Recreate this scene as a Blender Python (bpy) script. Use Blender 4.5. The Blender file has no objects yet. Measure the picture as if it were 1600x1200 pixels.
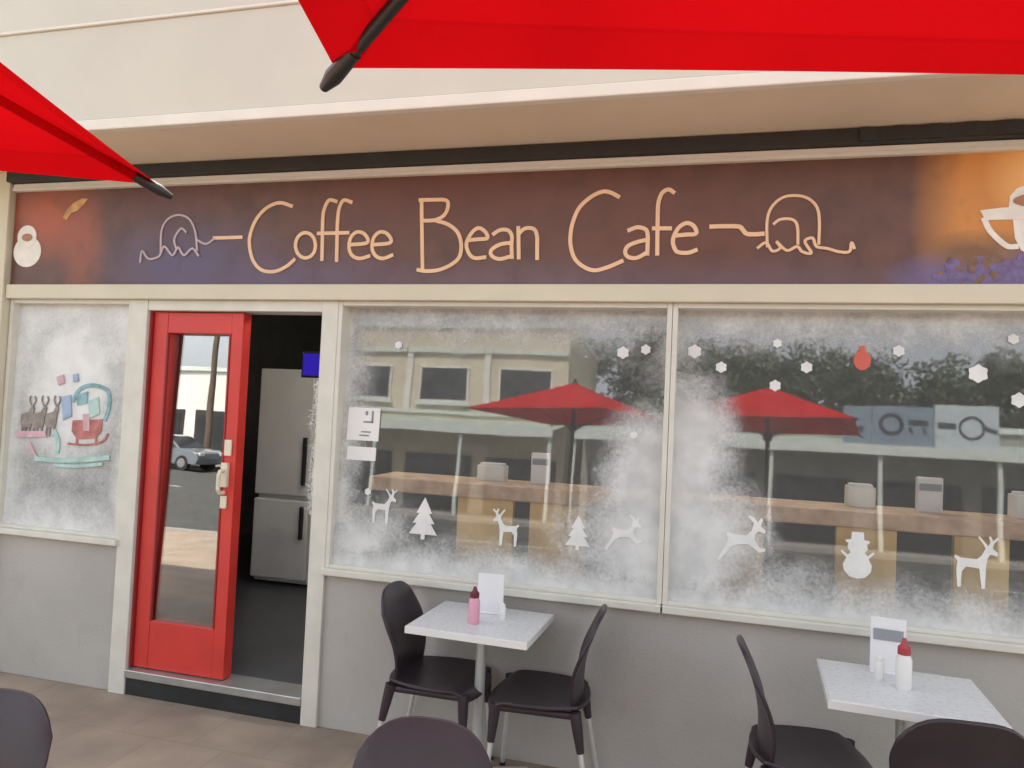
import bpy, bmesh, math, random
from mathutils import Vector, Matrix
R = math.radians
sc = bpy.context.scene
COL = sc.collection

# ------------------------------------------------------------------ camera
YAW, PITCH, ROLL, FPX = R(14.98), R(2.005), R(2.592), 1150.0
CAM = Vector((0.0, -3.56, 1.711))
cd = bpy.data.cameras.new('camera'); cd.sensor_width = 36.0; cd.lens = FPX/1600*36.0
cd.clip_start = 0.05; cd.clip_end = 2000
cam = bpy.data.objects.new('camera', cd); COL.objects.link(cam); sc.camera = cam

def view_ray(px, py):
    x = (px-800)/FPX; z = -(py-600)/FPX
    c, s = math.cos(ROLL), math.sin(ROLL); x, z = c*x-s*z, s*x+c*z
    c, s = math.cos(PITCH), math.sin(PITCH); y, z = c-s*z, s+c*z
    c, s = math.cos(YAW), math.sin(YAW); x, y = c*x-s*y, s*x+c*y
    return Vector((x, y, z))
def at(px, py, Y=0.0):
    r = view_ray(px, py); return CAM + r*((Y-CAM.y)/r.y)
_f = view_ray(800, 600).normalized(); _r = (view_ray(900, 600)-view_ray(800, 600)).normalized()
_u = _r.cross(_f)
cam.matrix_world = Matrix(((_r.x, _u.x, -_f.x, CAM.x), (_r.y, _u.y, -_f.y, CAM.y), (_r.z, _u.z, -_f.z, CAM.z), (0, 0, 0, 1)))

# ------------------------------------------------------------------ sky and sun
SUN_EL, SUN_AZ = R(58), R(-14)          # the sun stands behind the cafe
w = bpy.data.worlds.new('World'); sc.world = w; w.use_nodes = True
nt = w.node_tree; bg = nt.nodes['Background']
sky = nt.nodes.new('ShaderNodeTexSky'); sky.sky_type = 'NISHITA'; sky.sun_disc = False
sky.sun_elevation = SUN_EL; sky.sun_rotation = SUN_AZ; sky.dust_density = 2.5; sky.air_density = 1.0
hs = nt.nodes.new('ShaderNodeHueSaturation'); hs.inputs['Saturation'].default_value = .30     # thin white cloud veils the blue
nt.links.new(sky.outputs[0], hs.inputs['Color']); nt.links.new(hs.outputs[0], bg.inputs[0]); bg.inputs[1].default_value = 0.15
sl = bpy.data.lights.new('sun', 'SUN'); sl.energy = 4.0; sl.angle = R(0.5); sl.color = (1, .92, .80)
so = bpy.data.objects.new('sun', sl); COL.objects.link(so)
sv = Vector((math.sin(SUN_AZ)*math.cos(SUN_EL), math.cos(SUN_AZ)*math.cos(SUN_EL), math.sin(SUN_EL)))
so.rotation_euler = (-sv).to_track_quat('-Z', 'Y').to_euler(); so.location = (0, 8, 20)
sc.view_settings.view_transform = 'Standard'; sc.view_settings.look = 'None'
sc.view_settings.gamma = 1; sc.view_settings.exposure = 1.66
sc.cycles.max_bounces = 10; sc.cycles.transparent_max_bounces = 16

# ------------------------------------------------------------------ helpers
def tag(o, label=None, cat=None, group=None, kind=None):
    if label: o['label'] = label
    if cat: o['category'] = cat
    if group: o['group'] = group
    if kind: o['kind'] = kind
    return o
def thing(name, label, cat, loc=(0, 0, 0), rz=0, group=None):
    o = bpy.data.objects.new(name, None); COL.objects.link(o); o.empty_display_size = .1
    o.location = loc; o.rotation_euler = (0, 0, rz)
    return tag(o, label, cat, group)
def kids(o): return list(o.children)
def copy_tree(o, parent=None):
    c = o.copy(); COL.objects.link(c)
    if parent: c.parent = parent
    for ch in kids(o): copy_tree(ch, c)
    return c

class MB:
    """collects simple shapes, then links them as one mesh object"""
    def __init__(s): s.v = []; s.f = []; s.m = []
    def add(s, vs, fs, m=0):
        n = len(s.v); s.v += [tuple(p) for p in vs]
        for f in fs: s.f.append(tuple(i+n for i in f)); s.m.append(m)
        return s
    def box(s, a, b, m=0):
        x0, y0, z0 = a; x1, y1, z1 = b
        return s.add([(x0,y0,z0),(x1,y0,z0),(x1,y1,z0),(x0,y1,z0),(x0,y0,z1),(x1,y0,z1),(x1,y1,z1),(x0,y1,z1)],
                     [(0,3,2,1),(4,5,6,7),(0,1,5,4),(1,2,6,5),(2,3,7,6),(3,0,4,7)], m)
    def slab(s, poly, y0, y1, m=0):            # polygon in XZ pushed through Y
        n = len(poly)
        vs = [(x, y0, z) for x, z in poly]+[(x, y1, z) for x, z in poly]
        fs = [tuple(range(n)), tuple(range(2*n-1, n-1, -1))]+[(i, i+n, (i+1) % n+n, (i+1) % n) for i in range(n)]
        return s.add(vs, fs, m)
    def prism(s, poly, z0, z1, m=0):           # polygon in XY pushed through Z
        n = len(poly)
        vs = [(x, y, z0) for x, y in poly]+[(x, y, z1) for x, y in poly]
        fs = [tuple(range(n-1, -1, -1)), tuple(range(n, 2*n))]+[(i, (i+1) % n, (i+1) % n+n, i+n) for i in range(n)]
        return s.add(vs, fs, m)
    def tube(s, pts, r, n=12, m=0, caps=True):
        pts = [Vector(p) for p in pts]; rs = r if isinstance(r, (list, tuple)) else [r]*len(pts)
        rings = []; prev = None
        for i, p in enumerate(pts):
            d = (pts[min(i+1, len(pts)-1)]-pts[max(i-1, 0)]).normalized()
            a = prev if prev else (Vector((0, 0, 1)) if abs(d.z) < .9 else Vector((1, 0, 0)))
            a = (a-d*a.dot(d)).normalized(); prev = a; b = d.cross(a)
            rings.append([p+(a*math.cos(t)+b*math.sin(t))*rs[i] for t in [2*math.pi*k/n for k in range(n)]])
        vs = [p for q in rings for p in q]; fs = []
        for i in range(len(pts)-1):
            for k in range(n): fs.append((i*n+k, i*n+(k+1) % n, (i+1)*n+(k+1) % n, (i+1)*n+k))
        if caps: fs += [tuple(range(n-1, -1, -1)), tuple(range((len(pts)-1)*n, len(pts)*n))]
        return s.add(vs, fs, m)
    def lathe(s, prof, c=(0, 0), n=20, m=0):   # (r, z) profile about a vertical axis
        vs = []; fs = []
        for r, z in prof: vs += [(c[0]+r*math.cos(2*math.pi*k/n), c[1]+r*math.sin(2*math.pi*k/n), z) for k in range(n)]
        for i in range(len(prof)-1):
            for k in range(n): fs.append((i*n+k, i*n+(k+1) % n, (i+1)*n+(k+1) % n, (i+1)*n+k))
        fs += [tuple(range(n-1, -1, -1)), tuple(range((len(prof)-1)*n, len(prof)*n))]
        return s.add(vs, fs, m)
    def shell(s, grid, t, m=0):                # a grid of points thickened to t
        nu, nv = len(grid), len(grid[0]); g = [[Vector(p) for p in row] for row in grid]
        nrm = [[None]*nv for _ in range(nu)]
        for i in range(nu):
            for j in range(nv):
                du = g[min(i+1, nu-1)][j]-g[max(i-1, 0)][j]; dv = g[i][min(j+1, nv-1)]-g[i][max(j-1, 0)]
                c = du.cross(dv); nrm[i][j] = c.normalized() if c.length > 1e-9 else Vector((0, 0, 1))
        A = [g[i][j]+nrm[i][j]*t/2 for i in range(nu) for j in range(nv)]
        B = [g[i][j]-nrm[i][j]*t/2 for i in range(nu) for j in range(nv)]
        N = nu*nv; fs = []; ix = lambda i, j: i*nv+j
        for i in range(nu-1):
            for j in range(nv-1):
                fs.append((ix(i,j), ix(i+1,j), ix(i+1,j+1), ix(i,j+1)))
                fs.append((N+ix(i,j), N+ix(i,j+1), N+ix(i+1,j+1), N+ix(i+1,j)))
        bd = [ix(i, 0) for i in range(nu)]+[ix(nu-1, j) for j in range(1, nv)]+[ix(i, nv-1) for i in range(nu-2, -1, -1)]+[ix(0, j) for j in range(nv-2, 0, -1)]
        for k in range(len(bd)):
            a, b = bd[k], bd[(k+1) % len(bd)]; fs.append((b, a, N+a, N+b))
        return s.add(A+B, fs, m)
    def stroke(s, pts, wid, y0, y1, m=0, spline=True):   # a flat pen stroke in the XZ plane
        P = [Vector((p[0], p[1])) for p in pts]
        if spline and len(P) > 2:
            Q = []
            for i in range(len(P)-1):
                a, b, c, d = P[max(i-1, 0)], P[i], P[i+1], P[min(i+2, len(P)-1)]
                for k in range(6):
                    t = k/6; Q.append(.5*((2*b)+(c-a)*t+(2*a-5*b+4*c-d)*t*t+(3*b-a-3*c+d)*t**3))
            Q.append(P[-1]); P = Q
        L = []; Rr = []
        for i, p in enumerate(P):
            d = P[min(i+1, len(P)-1)]-P[max(i-1, 0)]
            d = d.normalized() if d.length > 1e-9 else Vector((1, 0)); nn = Vector((-d.y, d.x))*wid/2
            if i == 0: p = p-d*wid*.25
            if i == len(P)-1: p = p+d*wid*.25
            L.append(p+nn); Rr.append(p-nn)
        vs = []; fs = []
        for k_, (a, b) in enumerate(zip(L, Rr)): vs += [(a.x, y0-k_*2.5e-5, a.y), (b.x, y0-k_*2.5e-5, b.y), (a.x, y1, a.y), (b.x, y1, b.y)]
        for i in range(len(P)-1):
            k = 4*i; fs += [(k, k+1, k+5, k+4), (k+2, k+6, k+7, k+3), (k, k+4, k+6, k+2), (k+1, k+3, k+7, k+5)]
        k = 4*(len(P)-1); fs += [(0, 2, 3, 1), (k, k+1, k+3, k+2)]
        return s.add(vs, fs, m)
    def lean(s, z0, ang):                      # lean with a tilted pane
        t = math.tan(ang); s.v = [(x, y+t*(z-z0), z) for x, y, z in s.v]; return s
    def build(s, name, mats, parent=None, smooth=False, bevel=0, fix=True):
        if not isinstance(mats, (list, tuple)): mats = [mats]
        me = bpy.data.meshes.new(name); off = Vector((0, 0, 0))
        if parent is not None and parent.get('_abs'): off = Vector(parent['_abs'])
        me.from_pydata([(v[0]-off.x, v[1]-off.y, v[2]-off.z) for v in s.v], [], s.f)
        for mt in mats: me.materials.append(mt)
        for p, mi in zip(me.polygons, s.m): p.material_index = mi; p.use_smooth = bool(smooth)
        if fix:
            bm = bmesh.new(); bm.from_mesh(me); bmesh.ops.recalc_face_normals(bm, faces=bm.faces); bm.to_mesh(me); bm.free()
        if smooth is not True and smooth: me.set_sharp_from_angle(angle=R(smooth))
        o = bpy.data.objects.new(name, me); COL.objects.link(o)
        if parent is not None:
            o.parent = parent
            if parent.get('_abs'): o['_abs'] = parent['_abs']
        if bevel:
            b = o.modifiers.new('bevel', 'BEVEL'); b.width = bevel; b.segments = 2; b.limit_method = 'ANGLE'; b.angle_limit = R(40)
        return o
def rooted(o):                                  # parts of this thing are given in world coordinates
    o['_abs'] = list(o.location); return o
def ell(cx, cz, rx, rz, n=24, a0=0, a1=360): return [(cx+rx*math.cos(R(a0+(a1-a0)*k/n)), cz+rz*math.sin(R(a0+(a1-a0)*k/n))) for k in range(n if a1-a0 >= 360 else n+1)]
def P2(pts, dx=0, dz=0): return [(at(x, y).x+dx, at(x, y).z+dz) for x, y in pts]

# ------------------------------------------------------------------ materials
def nodes_of(name):
    m = bpy.data.materials.new(name); m.use_nodes = True
    return m, m.node_tree.nodes, m.node_tree.links, m.node_tree.nodes['Principled BSDF']
def mat(name, col, rough=.6, var=.12, scale=6, bump=0, bscale=60, metal=0, spec=.5, trans=0, coat=0):
    m, N, L, b = nodes_of(name)
    b.inputs['Roughness'].default_value = rough; b.inputs['Metallic'].default_value = metal
    b.inputs['Specular IOR Level'].default_value = spec; b.inputs['Coat Weight'].default_value = coat
    tc = N.new('ShaderNodeTexCoord'); nz = N.new('ShaderNodeTexNoise'); nz.inputs['Scale'].default_value = scale; nz.inputs['Detail'].default_value = 6
    L.new(tc.outputs['Object'], nz.inputs['Vector'])
    cr = N.new('ShaderNodeValToRGB'); e = cr.color_ramp.elements
    e[0].position = .3; e[1].position = .7
    e[0].color = tuple(c*(1-var) for c in col)+(1,); e[1].color = tuple(min(1, c*(1+var)) for c in col)+(1,)
    L.new(nz.outputs['Fac'], cr.inputs['Fac']); L.new(cr.outputs['Color'], b.inputs['Base Color'])
    if bump:
        n2 = N.new('ShaderNodeTexNoise'); n2.inputs['Scale'].default_value = bscale; n2.inputs['Detail'].default_value = 4
        L.new(tc.outputs['Object'], n2.inputs['Vector'])
        bp = N.new('ShaderNodeBump'); bp.inputs['Strength'].default_value = bump; bp.inputs['Distance'].default_value = .01
        L.new(n2.outputs['Fac'], bp.inputs['Height']); L.new(bp.outputs['Normal'], b.inputs['Normal'])
    return m
def emit(name, col, st):
    m, N, L, b = nodes_of(name); b.inputs['Base Color'].default_value = (*[c*.3 for c in col], 1)
    b.inputs['Emission Color'].default_value = (*col, 1); b.inputs['Emission Strength'].default_value = st; return m
def glass(name, refl, tint=(1, 1, 1), rough=0.0):
    m = bpy.data.materials.new(name); m.use_nodes = True; N = m.node_tree.nodes; L = m.node_tree.links
    N.remove(N['Principled BSDF']); out = N['Material Output']
    t = N.new('ShaderNodeBsdfTransparent'); t.inputs[0].default_value = (*tint, 1)
    g = N.new('ShaderNodeBsdfGlossy'); g.inputs['Roughness'].default_value = rough
    lw = N.new('ShaderNodeFresnel'); lw.inputs['IOR'].default_value = 1.5
    ad = N.new('ShaderNodeMath'); ad.operation = 'ADD'; ad.inputs[1].default_value = refl
    tc = N.new('ShaderNodeTexCoord'); nz = N.new('ShaderNodeTexNoise'); nz.inputs['Scale'].default_value = 1.3
    bp = N.new('ShaderNodeBump'); bp.inputs['Strength'].default_value = .05; bp.inputs['Distance'].default_value = .02
    L.new(tc.outputs['Object'], nz.inputs['Vector']); L.new(nz.outputs['Fac'], bp.inputs['Height']); L.new(bp.outputs[0], g.inputs['Normal'])
    mx = N.new('ShaderNodeMixShader'); L.new(lw.outputs[0], ad.inputs[0]); L.new(ad.outputs[0], mx.inputs[0])
    L.new(t.outputs[0], mx.inputs[1]); L.new(g.outputs[0], mx.inputs[2]); L.new(mx.outputs[0], out.inputs[0]); return m
class Mth:
    """small wrapper for chains of math nodes"""
    def __init__(s, N, L): s.N = N; s.L = L
    def __call__(s, op, a, b=None, clamp=False):
        n = s.N.new('ShaderNodeMath'); n.operation = op; n.use_clamp = clamp
        for i, v in enumerate((a, b)):
            if v is None: continue
            if isinstance(v, (int, float)): n.inputs[i].default_value = v
            else: s.L.new(v, n.inputs[i])
        return n.outputs[0]
def blob(M, X, Z, x, z, rx, rz):
    a = M('MULTIPLY', M('SUBTRACT', X, x), 1/rx); b = M('MULTIPLY', M('SUBTRACT', Z, z), 1/rz)
    d = M('SQRT', M('ADD', M('MULTIPLY', a, a), M('MULTIPLY', b, b)))
    return M('SUBTRACT', 1.0, d, True)
def snow(name, blobs, col=(.82, .83, .81), k=.9, cut=.42, top=1.0, dk=.80, haze=.07):
    """spray snow: white paint whose cover follows soft patches broken up by noise"""
    m, N, L, b = nodes_of(name); out = N['Material Output']; M = Mth(N, L)
    b.inputs['Roughness'].default_value = .9; b.inputs['Specular IOR Level'].default_value = .1
    tc = N.new('ShaderNodeTexCoord'); sp = N.new('ShaderNodeSeparateXYZ'); L.new(tc.outputs['Object'], sp.inputs[0])
    X, Z = sp.outputs[0], sp.outputs[2]; tot = None
    for (x, z, rx, rz, s) in blobs:
        v = M('MULTIPLY', blob(M, X, Z, x, z, rx, rz), s); tot = v if tot is None else M('MAXIMUM', tot, v)
    n1 = N.new('ShaderNodeTexNoise'); n1.inputs['Scale'].default_value = 5; n1.inputs['Detail'].default_value = 9; n1.inputs['Roughness'].default_value = .68
    L.new(tc.outputs['Object'], n1.inputs['Vector'])
    n3 = N.new('ShaderNodeTexNoise'); n3.inputs['Scale'].default_value = 55; n3.inputs['Detail'].default_value = 5; n3.inputs['Roughness'].default_value = .7
    L.new(tc.outputs['Object'], n3.inputs['Vector'])
    s2 = M('ADD', tot, M('MULTIPLY', M('SUBTRACT', n1.outputs['Fac'], .5), k))
    s2 = M('ADD', s2, M('MULTIPLY', M('SUBTRACT', n3.outputs['Fac'], .5), k*.75))
    mr = N.new('ShaderNodeMapRange'); mr.interpolation_type = 'SMOOTHSTEP'; L.new(s2, mr.inputs[0])
    mr.inputs[1].default_value = cut-.32; mr.inputs[2].default_value = cut+.45; mr.inputs[3].default_value = haze; mr.inputs[4].default_value = top
    n2 = N.new('ShaderNodeTexNoise'); n2.inputs['Scale'].default_value = 9; n2.inputs['Detail'].default_value = 5; L.new(tc.outputs['Object'], n2.inputs['Vector'])
    cr = N.new('ShaderNodeValToRGB'); e = cr.color_ramp.elements; e[0].position = .35; e[1].position = .65
    e[0].color = (col[0]*dk, col[1]*dk, col[2]*dk, 1); e[1].color = (*col, 1)
    L.new(n2.outputs['Fac'], cr.inputs[0]); L.new(cr.outputs[0], b.inputs['Base Color'])
    L.new(mr.outputs[0], b.inputs['Alpha']); return m
def painted(name, base, blobs, rough=.45, k=.5, scale=7, var=.25):
    """a printed board: base colour with soft coloured patches of the artwork"""
    m, N, L, b = nodes_of(name); M = Mth(N, L); b.inputs['Roughness'].default_value = rough
    tc = N.new('ShaderNodeTexCoord'); sp = N.new('ShaderNodeSeparateXYZ'); L.new(tc.outputs['Object'], sp.inputs[0])
    n1 = N.new('ShaderNodeTexNoise'); n1.inputs['Scale'].default_value = scale; n1.inputs['Detail'].default_value = 6; L.new(tc.outputs['Object'], n1.inputs['Vector'])
    cr = N.new('ShaderNodeValToRGB'); e = cr.color_ramp.elements; e[0].position = .3; e[1].position = .7
    e[0].color = tuple(c*(1-var) for c in base)+(1,); e[1].color = tuple(c*(1+var) for c in base)+(1,)
    L.new(n1.outputs['Fac'], cr.inputs[0]); cur = cr.outputs[0]
    for (x, z, rx, rz, c, s) in blobs:
        f = M('ADD', M('MULTIPLY', blob(M, sp.outputs[0], sp.outputs[2], x, z, rx, rz), s), 0)
        f = M('MULTIPLY', f, M('ADD', M('MULTIPLY', M('SUBTRACT', n1.outputs['Fac'], .5), k*4), 1.0, True), True)
        mx = N.new('ShaderNodeMixRGB'); L.new(f, mx.inputs[0]); L.new(cur, mx.inputs[1]); mx.inputs[2].default_value = (*c, 1); cur = mx.outputs[0]
    L.new(cur, b.inputs['Base Color']); return m
def fabric_mat(name, col, tl):
    m, N, L, b = nodes_of(name); N.remove(b); out = N['Material Output']
    d = N.new('ShaderNodeBsdfDiffuse'); t = N.new('ShaderNodeBsdfTranslucent')
    tc = N.new('ShaderNodeTexCoord'); nz = N.new('ShaderNodeTexNoise'); nz.inputs['Scale'].default_value = 3; nz.inputs['Detail'].default_value = 7
    L.new(tc.outputs['Object'], nz.inputs['Vector'])
    cr = N.new('ShaderNodeValToRGB'); e = cr.color_ramp.elements; e[0].position = .3; e[1].position = .7
    e[0].color = tuple(c*.74 for c in col)+(1,); e[1].color = tuple(col)+(1,); L.new(nz.outputs[0], cr.inputs[0])
    M = Mth(N, L); sp = N.new('ShaderNodeSeparateXYZ'); L.new(tc.outputs['Object'], sp.inputs[0])
    ax, ay = M('ABSOLUTE', sp.outputs[0]), M('ABSOLUTE', sp.outputs[1]); mm = M('MAXIMUM', ax, ay)
    cmp1 = N.new('ShaderNodeMath'); cmp1.operation = 'COMPARE'; L.new(mm, cmp1.inputs[0]); cmp1.inputs[1].default_value = HS*.935; cmp1.inputs[2].default_value = .0022
    hem = M('GREATER_THAN', mm, HS*.938)
    hm = N.new('ShaderNodeMixRGB'); hm.blend_type = 'MULTIPLY'; L.new(M('ADD', M("MULTIPLY", hem, .10), M("MULTIPLY", cmp1.outputs[0], .16), True), hm.inputs[0]); L.new(cr.outputs[0], hm.inputs[1]); hm.inputs[2].default_value = (0, 0, 0, 1)
    cr = hm
    L.new(cr.outputs[0], d.inputs[0]); L.new(cr.outputs[0], t.inputs[0])
    wv = N.new('ShaderNodeTexNoise'); wv.inputs['Scale'].default_value = 2.2; L.new(tc.outputs['Object'], wv.inputs['Vector'])
    bp = N.new('ShaderNodeBump'); bp.inputs['Strength'].default_value = .4; bp.inputs['Distance'].default_value = .04
    L.new(wv.outputs[0], bp.inputs['Height']); L.new(bp.outputs[0], d.inputs['Normal']); L.new(bp.outputs[0], t.inputs['Normal'])
    mx = N.new('ShaderNodeMixShader'); mx.inputs[0].default_value = tl
    L.new(d.outputs[0], mx.inputs[1]); L.new(t.outputs[0], mx.inputs[2]); L.new(mx.outputs[0], out.inputs[0]); return m
def paver_mat(name, c1, c2, mortar, sx, sy):
    m, N, L, b = nodes_of(name); b.inputs['Roughness'].default_value = .85
    tc = N.new('ShaderNodeTexCoord'); br = N.new('ShaderNodeTexBrick'); L.new(tc.outputs['Object'], br.inputs['Vector'])
    br.inputs['Scale'].default_value = 1; br.inputs['Brick Width'].default_value = sx; br.inputs['Row Height'].default_value = sy
    br.inputs['Mortar Size'].default_value = .006; br.inputs['Color1'].default_value = (*c1, 1); br.inputs['Color2'].default_value = (*c2, 1); br.inputs['Mortar'].default_value = (*mortar, 1)
    nz = N.new('ShaderNodeTexNoise'); nz.inputs['Scale'].default_value = 3; nz.inputs['Detail'].default_value = 8; L.new(tc.outputs['Object'], nz.inputs['Vector'])
    mx = N.new('ShaderNodeMixRGB'); mx.blend_type = 'MULTIPLY'; mx.inputs[0].default_value = .7
    L.new(br.outputs['Color'], mx.inputs[1]); L.new(nz.outputs[0], mx.inputs[2])
    g = N.new('ShaderNodeBrightContrast'); g.inputs['Bright'].default_value = .03; L.new(mx.outputs[0], g.inputs[0]); L.new(g.outputs[0], b.inputs['Base Color'])
    bp = N.new('ShaderNodeBump'); bp.inputs['Strength'].default_value = .35; bp.inputs['Distance'].default_value = .006; L.new(br.outputs['Fac'], bp.inputs['Height']); bp.invert = True
    L.new(bp.outputs[0], b.inputs['Normal']); return m

wall_paint = mat('wall_paint', (.44, .42, .385), .75, .08, 1.4, .25, 70)
N_, L_ = wall_paint.node_tree.nodes, wall_paint.node_tree.links; b_ = N_['Principled BSDF']
src = b_.inputs['Base Color'].links[0].from_socket; tcw = N_.new('ShaderNodeTexCoord'); mpw = N_.new('ShaderNodeMapping'); mpw.inputs["Scale"].default_value = (4, 4, 3)
nw = N_.new('ShaderNodeTexNoise'); nw.inputs['Scale'].default_value = 1.6; nw.inputs['Detail'].default_value = 9; nw.inputs['Roughness'].default_value = .75
rw = N_.new('ShaderNodeValToRGB'); rw.color_ramp.elements[0].position = .30; rw.color_ramp.elements[0].color = (.62, .58, .53, 1); rw.color_ramp.elements[1].position = .46; rw.color_ramp.elements[1].color = (1, 1, 1, 1)
xw = N_.new('ShaderNodeMixRGB'); xw.blend_type = 'MULTIPLY'; xw.inputs[0].default_value = .22
L_.new(tcw.outputs['Object'], mpw.inputs[0]); L_.new(mpw.outputs[0], nw.inputs['Vector']); L_.new(nw.outputs[0], rw.inputs[0]); L_.new(src, xw.inputs[1]); L_.new(rw.outputs[0], xw.inputs[2]); L_.new(xw.outputs[0], b_.inputs['Base Color'])
cream = mat('cream_paint', (.66, .61, .47), .6, .05, 3, .05)
cream_board = mat('cream_board', (.64, .61, .515), .65, .05, 1.6, .06, 30)
tan = mat('tan_soffit', (.76, .65, .49), .7, .08, 1.5, .05)
trim_white = mat('trim_white', (.78, .74, .64), .5, .04)
alu = mat('aluminium_frame', (.68, .66, .58), .45, .06, 8)
dark_steel = mat('dark_steel', (.025, .024, .022), .6, .2)
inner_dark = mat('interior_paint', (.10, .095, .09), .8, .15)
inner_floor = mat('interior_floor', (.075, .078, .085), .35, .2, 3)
kick = mat('black_kick', (.02, .022, .022), .6, .3)
sill_metal = mat('sill_metal', (.5, .52, .5), .35, .1, 9, metal=.7)
red_paint = mat('red_paint', (.62, .045, .035), .38, .08, 5, .03)
red_dark = mat('red_edge', (.30, .02, .02), .5, .1)
ivory = mat('ivory_plastic', (.75, .68, .52), .4, .04)
pane = glass('window_glass', .06, rough=.02)
doorpane = glass('door_glass', .22)
farpane = mat('far_glass', (.03, .035, .04), .08, .3, 3)
pavers = paver_mat('pavers', (.46, .355, .26), (.43, .335, .245), (.39, .30, .22), .40, .40)

# ------------------------------------------------------------------ ground
def sheet(name, x0, x1, y0, y1, z, m):
    o = MB().add([(x0,y0,z),(x1,y0,z),(x1,y1,z),(x0,y1,z)], [(0,1,2,3)]).build(name, m); return tag(o, kind='structure')
earth = mat('dry_earth', (.22, .19, .13), .95, .25, .3)
sheet('ground', -400, 400, -400, 400, -.17, earth)
tag(MB().box((-60, -6.0, -.165), (60, .1, 0)).build('pavement', pavers), kind='structure')
concrete = mat('concrete', (.28, .27, .245), .85, .12, 3, .1)
tag(MB().box((-60, -6.18, -.165), (60, -6.004, .004)).build('kerb', concrete), kind='structure')
asphalt = mat('asphalt', (.065, .065, .06), .9, .25, 4, .3, 120)
sheet('road', -90, 90, -24.0, -6.18, -.160, asphalt)
tag(MB().box((-90, -24.2, -.165), (90, -24.0, .0)).build('kerb', concrete), kind='structure')
tag(MB().box((-90, -28.0, -.165), (90, -24.204, -.004)).build('pavement', concrete), kind='structure')
white_line = mat('road_paint', (.6, .6, .57), .8, .2, 8)
ln = MB()
for i in range(-12, 13): ln.box((i*6, -15.1, -.158), (i*6+3, -14.98, -.154))
tag(ln.build('road_marking', white_line), kind='structure')

# ------------------------------------------------------------------ the cafe building
XL, XR = -7.0, 5.0
cafe = thing('cafe_building', 'grey and cream shopfront with wide windows under a red-lettered brown signboard', 'building')
cafe['label'] = 'grey and cream cafe shopfront with a red door and frosted windows'
def part(name, m, *boxes, parent=cafe, bevel=0):
    b = MB()
    for a, c in boxes: b.box(a, c)
    return b.build(name, m, parent, bevel=bevel)
part('wall', wall_paint, ((-4.15, 0, 0), (-3.25, .15, .83)), bevel=.003)
part('wall', wall_paint, ((-2.0, 0, 0), (XR, .15, .80)), bevel=.003)
part('wall', wall_paint, ((1.80, .002, .80), (XR, .15, 2.25)))
part('wall', wall_paint, ((XL, .002, 0), (-4.15, .15, 3.02)))
part('wall', wall_paint, ((-4.15, .004, 2.25), (XR, .15, 3.02)))
part('pillar', cream, ((-4.62, -.07, 0), (-4.155, .0, 3.02)), bevel=.006)
part('door_frame', alu, ((-3.25, -.022, 0), (-3.14, .14, 2.25)), bevel=.004)
part('door_frame', alu, ((-2.02, -.022, 0), (-1.925, .14, 2.25)), bevel=.004)
part('door_frame', alu, ((-3.14, -.018, 2.19), (-2.02, .13, 2.25)), bevel=.004)
part('beam', cream, ((-4.15, -.055, 2.25), (XR, .0, 2.335)), bevel=.006)
part('threshold', [kick], ((-3.14, -.012, 0), (-2.02, .14, .10)), bevel=.004)
part('threshold', [sill_metal], ((-3.14, -.03, .10), (-2.02, .14, .145)), bevel=.005)
part('shadow_gap', dark_steel, ((-4.15, -.10, 2.952), (XR, 0, 3.015)))
zz = [(.6+i*.035, -.112 if i % 4 < 2 else -.1015) for i in range(120)]
MB().prism(zz+[(.6+119*.035, -.1005), (.6, -.1005)], 2.956, 3.012).build('vent_grille', dark_steel, cafe)
part('soffit', tan, ((XL, -.57, 3.02), (XR, .15, 3.05)))
part('fascia_trim', trim_white, ((XL, -.615, 3.008), (XR, -.57, 3.062)), bevel=.006)
for z0, z1 in ((3.062, 3.548), (3.562, 4.04), (4.054, 4.70)):
    part('fascia', cream_board, ((XL, -.60, z0), (XR, -.56, z1)), bevel=.008)
for z in (3.548, 4.04): part('fascia_trim', trim_white, ((XL, -.612, z), (XR, -.562, z+.014)), bevel=.003)
part('roof', concrete, ((XL, -.56, 4.5), (XR, 7.2, 4.62)))
part('wall', wall_paint, ((XL, .15, 0), (XL+.15, 7.2, 4.5)), ((XR-.15, .15, 0), (XR, 7.2, 4.5)), ((XL, 7.2, 0), (XR, 7.35, 4.5)), ((XL, .0, 3.05), (XR, .15, 4.5)))
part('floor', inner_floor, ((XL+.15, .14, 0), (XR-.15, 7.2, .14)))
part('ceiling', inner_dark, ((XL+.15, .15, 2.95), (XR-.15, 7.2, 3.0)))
part('interior_wall', inner_dark, ((-5.2, .15, .14), (-5.1, 7.2, 2.95)), ((3.2, .15, .14), (3.3, 7.2, 2.95)), ((-5.1, 5.4, .14), (3.2, 5.5, 2.95)))

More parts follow.
